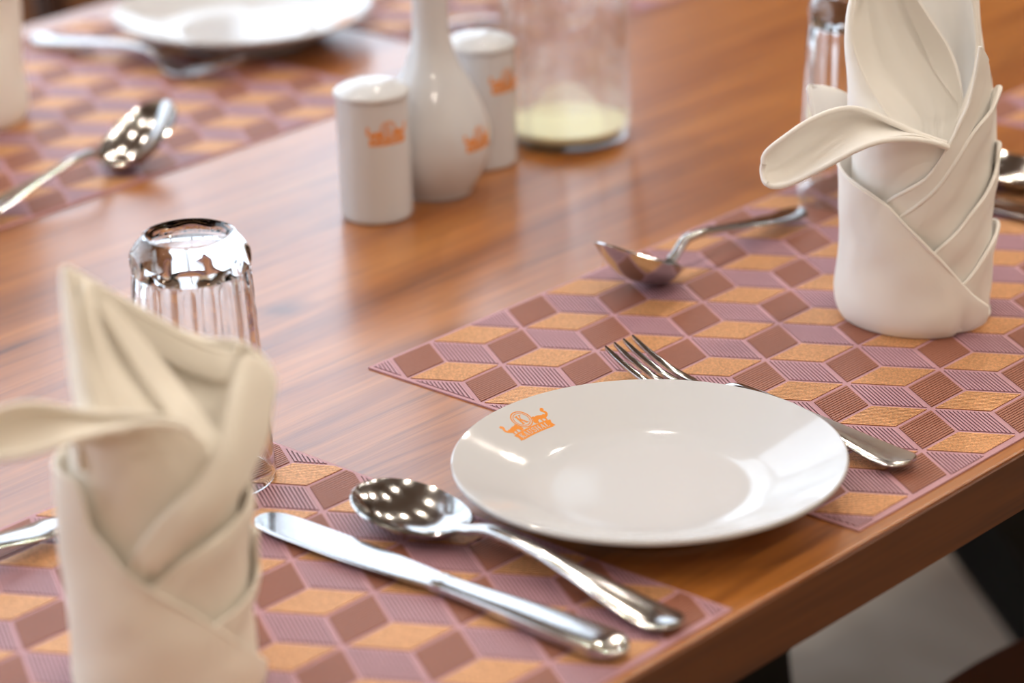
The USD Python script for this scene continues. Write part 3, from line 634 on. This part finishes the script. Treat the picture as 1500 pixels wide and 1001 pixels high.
# ================================================================== NAPKINS
def tame(p, n):
    """A smooth line through the points that never overshoots, points that nearly coincide dropped."""
    p = np.asarray(p, float); w = p * [0.04, 1.0]; keep = [0]
    for i in range(1, len(p)):
        if np.linalg.norm(w[i] - w[keep[-1]]) > 0.0012: keep.append(i)
    p, w = p[keep], w[keep]; q = np.r_[0, np.cumsum(np.linalg.norm(np.diff(w, axis=0), axis=1))]
    return PchipInterpolator(q, p)(np.linspace(0, q[-1], n))
class Nap:
    """A napkin fold about an upright axis; faces the viewer at angle 0, angles grow to the viewer's right."""
    def __init__(s, name_label, ax, ay, z0, R, mat_='cloth'):
        s.mat_ = mat_
        s.ax, s.z0, s.R = np.array([ax, ay]), z0, R
        d = CC[:2] - s.ax; s.a0 = math.atan2(d[1], d[0])
        s.t = thing('folded_napkin', name_label, 'napkin', (ax, ay, z0)); s.o = np.array([ax, ay, z0])
    def tz(s, u, v, dr=0.0):
        d = ray(u, v); r = s.R + dr; p = CC[:2] - s.ax
        A, B, C_ = d[:2] @ d[:2], p @ d[:2], p @ p - r * r; disc = B * B - A * C_
        k_ = (-B - math.sqrt(max(disc, 0.0))) / A; q = CC + d * k_
        th = math.atan2(q[1] - s.ax[1], q[0] - s.ax[0]) - s.a0
        return (th + math.pi) % (2 * math.pi) - math.pi, q[2] - s.z0      # angle, counter-clockwise: the viewer's right is positive
    def P(s, th, z, dr=0.0):
        th, z, r = np.broadcast_arrays(np.asarray(th, float), z, s.R + np.asarray(dr, float))
        return np.stack([s.ax[0] + r * np.cos(th + s.a0), s.ax[1] + r * np.sin(th + s.a0), s.z0 + z], -1)
    def add(s, name, *ms, smooth=50):
        m = cat_(*ms); m.apply_translation(-s.o); part(name, m, s.mat_, s.t, smooth)
    def px(s, pts): return [[on_plane(u, v, s.ax, o) for u, v, o in row] for row in pts]
    def leaf(s, name, rows, hem_rows=(), hem_cols=(), n=28, m=18, th=0.0014, hr=0.0011):
        mesh, g = sheet(s.px(rows), n, m, th)
        extra = [tube(g[i], hr) for i in hem_rows] + [tube(g[:, j], hr) for j in hem_cols]
        s.add(name, mesh, *extra)
    def profile(s, px_, dr):
        tz = np.array([s.tz(u, v, dr) for u, v in px_]); return tz
    def band(s, name, px_, dr, dth, dz, n=46, m=30, wrinkle=0.0, hem=True, drop=0.0016, zmin=0.002, puff=0.0014, ext=True):
        """A pleat whose upper left edge runs along px_; the cloth goes on down and round to the right."""
        tz = s.profile(px_, dr); tz = np.vstack([tz, tz[-1] + [0.45, -0.004]]) if ext else tz; e = tame(tz, n); t_ = np.linspace(0, 1, m)
        TH = e[:, 0][:, None] + dth * t_; Z = np.maximum(e[:, 1][:, None] - dz * t_, zmin)
        D = dr - drop * np.sin(np.clip(t_ * 1.4, 0, 1) * np.pi / 2) + wrinkle * np.sin(t_ * 9.0) * np.ones((n, 1)) * t_
        D = D + puff * np.exp(-((t_ - 0.05) / 0.16) ** 2)
        D = D + 0.0007 * np.clip((0.17 - t_) / 0.02, 0, 1)       # the hem is folded double
        g = s.P(TH, Z, D)
        ms = [thick(g, 0.0013, True)]
        if hem: ms.append(tube(s.P(e[:, 0], e[:, 1], D[:, 0]) , 0.0011))
        s.add(name, *ms)
    def wrapped(s, name, px_, dr, th0, n=90, m=30, th1=None, bulge=None, hem=False, zbot=0.0008, foot=0.0035, lift=None):
        """Cloth from the foot up to the line px_, carried on round the back to the angle th0."""
        tz = s.profile(px_, dr); tz = tz[np.argsort(tz[:, 0])]
        keep = np.r_[True, np.diff(tz[:, 0]) > 1e-3]; tz = tz[keep]
        f = PchipInterpolator(tz[:, 0], tz[:, 1]); TH = np.linspace(th0, th1 if th1 is not None else tz[-1, 0], n)
        top = f(np.clip(TH, tz[0, 0], tz[-1, 0])); q = np.linspace(0, 1, m) ** 1.15
        zb = zbot + (lift(TH) if lift else 0 * TH); Z = zb[:, None] + (np.maximum(top, 0.004) - zb)[:, None] * q
        D = np.full(Z.shape, dr) - foot * np.exp(-(Z / 0.004) ** 1.3)
        if bulge: D = D + bulge(TH[:, None], Z)
        g = s.P(np.repeat(TH[:, None], m, 1), Z, D)
        ms = [thick(g, 0.0014, True)]
        if hem: ms.append(tube(g[:, -1] , 0.0010))
        s.add(name, *ms)

# --- the sharp white napkin
N1 = Nap('crisp white folded napkin standing like a tall flower on the right placemat', 0.1944, -0.1262, ZM, 0.0372)
N1.wrapped('roll', [(1215, 235), (1250, 224), (1290, 207), (1335, 203), (1386, 212), (1425, 216), (1454, 232)], -0.0012, -2.9, th1=3.1, zbot=0.0006)
diag1 = [(1214, 232), (1240, 256), (1265, 277), (1297, 301), (1325, 330), (1352, 357), (1380, 385), (1402, 410), (1420, 430), (1436, 447)]
N1.wrapped('front_wrap', diag1, 0.0058, -2.6, hem=True, bulge=lambda a, z: 0.0060 * np.exp(-((a - 0.92) / 0.20) ** 2 - ((z - 0.014) / 0.014) ** 2) - 0.0035 * np.exp(-((a - 0.60) / 0.10) ** 2 - ((z - 0.002) / 0.012) ** 2) + 0.0009 * np.sin(a * 3 + z * 60), lift=lambda a: 0.010 * np.clip((a - 0.62) / 0.35, 0, 1) ** 1.5)
N1.band('pleat', [(1355, 470), (1378, 448), (1396, 428), (1420, 402), (1445, 362), (1458, 330)], 0.0026, 1.5, 0.05, wrinkle=0.0012)
N1.band('pleat', [(1330, 415), (1372, 366), (1395, 345), (1420, 312), (1442, 280), (1455, 246), (1459, 215)], 0.0020, 1.4, 0.05)
N1.band('pleat', [(1290, 350), (1315, 322), (1345, 299), (1370, 276), (1400, 232), (1425, 190), (1448, 160), (1459, 133)], 0.0013, 1.3, 0.06)
N1.band('pleat', [(1292, 312), (1297, 302), (1308, 291), (1330, 278), (1356, 261), (1376, 235), (1389, 211), (1404, 178), (1417, 147), (1426, 105), (1432, 67)], 0.0006, 1.2, 0.06, ext=False)
# crown: outer right side, tall back leaf, inner leaf, its folded margin, the drooping petal and a small point behind
N1.leaf('back_leaf', [[(1322, -95, -0.024), (1355, -98, -0.028), (1392, -96, -0.024), (1416, -88, -0.010)],
                      [(1332, -30, -0.022), (1370, -30, -0.029), (1406, -28, -0.022), (1424, -24, -0.004)],
                      [(1345, 40, -0.020), (1380, 40, -0.028), (1414, 45, -0.020), (1431, 50, 0.000)],
                      [(1362, 110, -0.016), (1392, 112, -0.024), (1416, 116, -0.014), (1428, 104, 0.006)],
                      [(1372, 215, -0.010), (1385, 215, -0.018), (1394, 212, 0.000), (1402, 180, 0.018)]], hem_cols=(-1,), hem_rows=(0,))
N1.leaf('side_leaf', [[(1414, -92, -0.008), (1420, -94, -0.014), (1424, -94, -0.022), (1426, -94, -0.030)],
                      [(1422, -20, -0.002), (1430, -20, -0.010), (1432, -20, -0.02), (1430, -20, -0.034)],
                      [(1431, 60, 0.003), (1438, 70, -0.004), (1440, 72, -0.018), (1436, 70, -0.038)],
                      [(1424, 125, 0.012), (1445, 118, 0.000), (1456, 128, -0.016), (1450, 130, -0.040)],
                      [(1400, 195, 0.030), (1432, 195, 0.018), (1457, 195, -0.006), (1452, 200, -0.036)],
                      [(1385, 240, 0.036), (1430, 240, 0.024), (1456, 242, -0.002), (1452, 250, -0.036)]], hem_cols=(0,))
N1.leaf('inner_leaf', [[(1282, -86, -0.008), (1292, -88, -0.010), (1302, -88, -0.010), (1310, -84, -0.010)],
                       [(1254, -10, 0.002), (1282, -22, -0.012), (1312, -22, -0.012), (1336, -14, -0.004)],
                       [(1247, 50, 0.010), (1290, 42, -0.010), (1340, 42, -0.012), (1380, 57, 0.000)],
                       [(1258, 100, 0.016), (1302, 100, -0.006), (1356, 100, -0.009), (1402, 106, 0.004)],
                       [(1290, 157, 0.024), (1326, 160, 0.004), (1366, 160, 0.000), (1407, 158, 0.010)],
                       [(1332, 206, 0.030), (1352, 214, 0.016), (1374, 216, 0.014), (1395, 212, 0.022)]], hem_cols=(0, -1), n=36, m=26)
N1.leaf('hem_band', [[(1308, -80, -0.0085), (1309, -80, -0.008), (1310.5, -82, -0.0075)],
                     [(1318, -14, -0.0090), (1326, -14, -0.0065), (1337, -12, -0.0025)],
                     [(1353, 70, -0.0075), (1368, 64, -0.004), (1382, 58, 0.0020)],
                     [(1372, 108, -0.005), (1388, 108, -0.001), (1404, 107, 0.0060)],
                     [(1406, 158, 0.0105), (1407, 157, 0.0110), (1408, 156, 0.0115)]], n=24, m=10)
N1.leaf('leaf_margin', [[(1281, -86, -0.012), (1281, -86, -0.006), (1283, -84, -0.006)],
                        [(1249, -8, -0.012), (1246, -6, 0.004), (1254, -6, 0.006)],
                        [(1243, 52, -0.012), (1239, 54, 0.008), (1248, 54, 0.014)],
                        [(1244, 110, -0.010), (1243, 112, 0.012), (1262, 106, 0.020)],
                        [(1246, 160, -0.006), (1254, 172, 0.018), (1294, 160, 0.028)],
                        [(1250, 205, -0.002), (1285, 215, 0.020), (1336, 206, 0.033)]], hem_cols=(-1,))
N1.leaf('drooping_petal', [[(1119, 240, 0.040), (1117, 250, 0.039), (1119, 262, 0.041), (1124, 269, 0.043)],
                           [(1126, 220, 0.040), (1130, 243, 0.034), (1138, 262, 0.038), (1147, 272, 0.045)],
                           [(1150, 201, 0.040), (1160, 228, 0.030), (1172, 249, 0.036), (1180, 259, 0.047)],
                           [(1186, 177, 0.038), (1196, 206, 0.028), (1208, 230, 0.038), (1216, 240, 0.050)],
                           [(1238, 159, 0.034), (1244, 178, 0.028), (1252, 205, 0.040), (1258, 218, 0.050)],
                           [(1283, 169, 0.034), (1288, 182, 0.030), (1294, 199, 0.040), (1297, 206, 0.048)],
                           [(1333, 191, 0.037), (1336, 196, 0.034), (1340, 202, 0.040), (1342, 205, 0.045)],
                           [(1386, 210, 0.038), (1387, 212, 0.037), (1388, 214, 0.038), (1389, 216, 0.040)]], hem_cols=(0, -1), hem_rows=(0,), n=44, m=20, hr=0.0016)
N1.leaf('back_point', [[(1184, 128, -0.020), (1186, 127, -0.021), (1190, 127, -0.022)],
                       [(1187, 145, -0.018), (1203, 134, -0.024), (1212, 129, -0.028)],
                       [(1192, 172, -0.016), (1220, 158, -0.022), (1240, 140, -0.028)],
                       [(1204, 205, -0.014), (1240, 196, -0.020), (1262, 165, -0.028)]], hem_cols=(0, -1))

# --- the out-of-focus napkin in front, warm lamp light tinted into its cloth
N2 = Nap('blurred folded napkin closest to the viewer at the front left, warm lamp light painted into its cloth', -0.3462, -0.1302, ZM, 0.0343, 'cloth_warm_lit')
N2.wrapped('roll', [(62, 655), (120, 633), (250, 617), (290, 640), (318, 684), (350, 650), (386, 640)], -0.0012, -2.9, th1=3.1, zbot=0.0006)
N2.wrapped('front_wrap', [(66, 686), (97, 700), (119, 722), (128, 766), (151, 801), (182, 839), (228, 871), (270, 893), (308, 917), (350, 945), (390, 972)], 0.0056, -2.6, hem=True)
N2.band('pleat', [(270, 960), (308, 918), (351, 882), (379, 826), (388, 780)], 0.0024, 1.4, 0.05)
N2.band('pleat', [(205, 890), (224, 862), (273, 818), (337, 766), (366, 712), (384, 668)], 0.0016, 1.3, 0.05)
N2.band('pleat', [(180, 865), (192, 832), (217, 783), (267, 728), (316, 685), (332, 640)], 0.0006, 0.9, 0.045)
N2.leaf('turned_hem', [[(352, 528, 0.012), (375, 522, 0.004), (403, 553, -0.006)], [(338, 590, 0.024), (362, 590, 0.022), (396, 600, 0.004)], [(327, 645, 0.034), (352, 650, 0.032), (384, 655, 0.014)],
                       [(300, 700, 0.041), (326, 715, 0.041), (350, 722, 0.034)], [(250, 755, 0.043), (275, 770, 0.044), (296, 775, 0.042)], [(200, 815, 0.042), (212, 828, 0.043), (224, 838, 0.042)]], hem_cols=(0, -1), n=36)
N2.leaf('back_leaf', [[(94, 392, -0.004), (96, 392, -0.008), (98, 393, -0.008), (100, 394, -0.008)],
                      [(96, 440, -0.002), (130, 428, -0.014), (165, 430, -0.018), (196, 450, -0.016)],
                      [(101, 490, 0.004), (160, 480, -0.016), (230, 476, -0.024), (290, 497, -0.020)],
                      [(109, 545, 0.010), (190, 540, -0.014), (280, 522, -0.024), (350, 503, -0.018)],
                      [(113, 590, 0.016), (210, 590, -0.008), (310, 570, -0.016), (398, 545, -0.008)],
                      [(114, 640, 0.022), (220, 650, 0.004), (320, 650, -0.004), (392, 610, 0.000)],
                      [(118, 690, 0.026), (220, 700, 0.012), (310, 700, 0.006), (384, 660, 0.006)]], hem_cols=(0, -1), n=36, m=26)
N2.leaf('inner_leaf', [[(122, 420, -0.002), (127, 416, 0.000), (134, 424, -0.003)],
                       [(118, 470, 0.006), (132, 462, 0.010), (147, 478, 0.002)],
                       [(116, 540, 0.016), (150, 535, 0.018), (182, 545, 0.006)],
                       [(114, 600, 0.026), (170, 600, 0.024), (238, 606, 0.012)],
                       [(112, 650, 0.032), (190, 650, 0.028), (275, 640, 0.020)]], hem_cols=(0, -1))
N2.leaf('hem_band', [[(98, 394, -0.006), (99, 399, -0.005), (100, 404, -0.005)], [(150, 421, -0.012), (146, 436, -0.010), (142, 452, -0.009)],
                     [(215, 458, -0.016), (206, 478, -0.014), (198, 498, -0.012)], [(295, 499, -0.017), (286, 520, -0.014), (276, 542, -0.013)], [(350, 506, -0.014), (342, 530, -0.011), (334, 555, -0.009)]], hem_cols=(2,))
N2.leaf('hem_band', [[(142, 446, 0.004), (148, 442, 0.002), (154, 440, 0.000)], [(176, 500, 0.006), (188, 492, 0.002), (200, 486, -0.002)], [(215, 560, 0.010), (230, 550, 0.005), (246, 542, 0.000)],
                     [(255, 615, 0.018), (272, 604, 0.011), (288, 596, 0.004)], [(300, 672, 0.026), (315, 660, 0.019), (326, 650, 0.012)]], hem_cols=(0, 2))
N2.leaf('fold_strip', [[(94, 394, 0.000), (96, 393, 0.003), (99, 394, 0.004)],
                       [(96, 450, 0.004), (104, 450, 0.010), (112, 455, 0.012)],
                       [(104, 520, 0.012), (116, 520, 0.020), (128, 525, 0.022)],
                       [(112, 590, 0.020), (130, 592, 0.030), (158, 596, 0.030)],
                       [(114, 640, 0.026), (140, 642, 0.034), (200, 640, 0.033)]], hem_cols=(-1,))
N2.leaf('drooping_petal', [[(-46, 640, 0.044), (-48, 648, 0.042), (-46, 656, 0.043), (-42, 664, 0.045)],
                           [(-20, 610, 0.044), (-16, 632, 0.036), (-12, 655, 0.040), (-8, 672, 0.047)],
                           [(30, 593, 0.040), (36, 615, 0.032), (44, 648, 0.040), (48, 664, 0.049)],
                           [(78, 596, 0.036), (86, 612, 0.032), (96, 634, 0.040), (104, 646, 0.047)],
                           [(140, 606, 0.036), (146, 614, 0.034), (156, 624, 0.039), (164, 631, 0.043)],
                           [(215, 608, 0.038), (220, 612, 0.037), (225, 617, 0.039), (230, 621, 0.041)],
                           [(282, 628, 0.040), (284, 632, 0.039), (286, 636, 0.040), (288, 640, 0.041)]], hem_cols=(0, -1), n=40, m=18, hr=0.0014)
# --- a third napkin, mostly outside the picture at the far left
copy(N1.t, 'white folded napkin cut off by the left edge of the picture, beyond the blurred spoon', (0.0948, 0.5711, ZM), 180)

# ================================================================== CHAIRS IN PLACE
chair_at((0.285, -0.286, 0), 0, 'dark brown wooden chair tucked under the near side of the table')
ch = chair_at((0.20, 0.80, 0), 180, 'dark brown wooden chair behind the far table edge at top left')
copy(ch, 'dark brown wooden chair behind the far plate, at the far table edge', (0.72, 0.82, 0), 176)
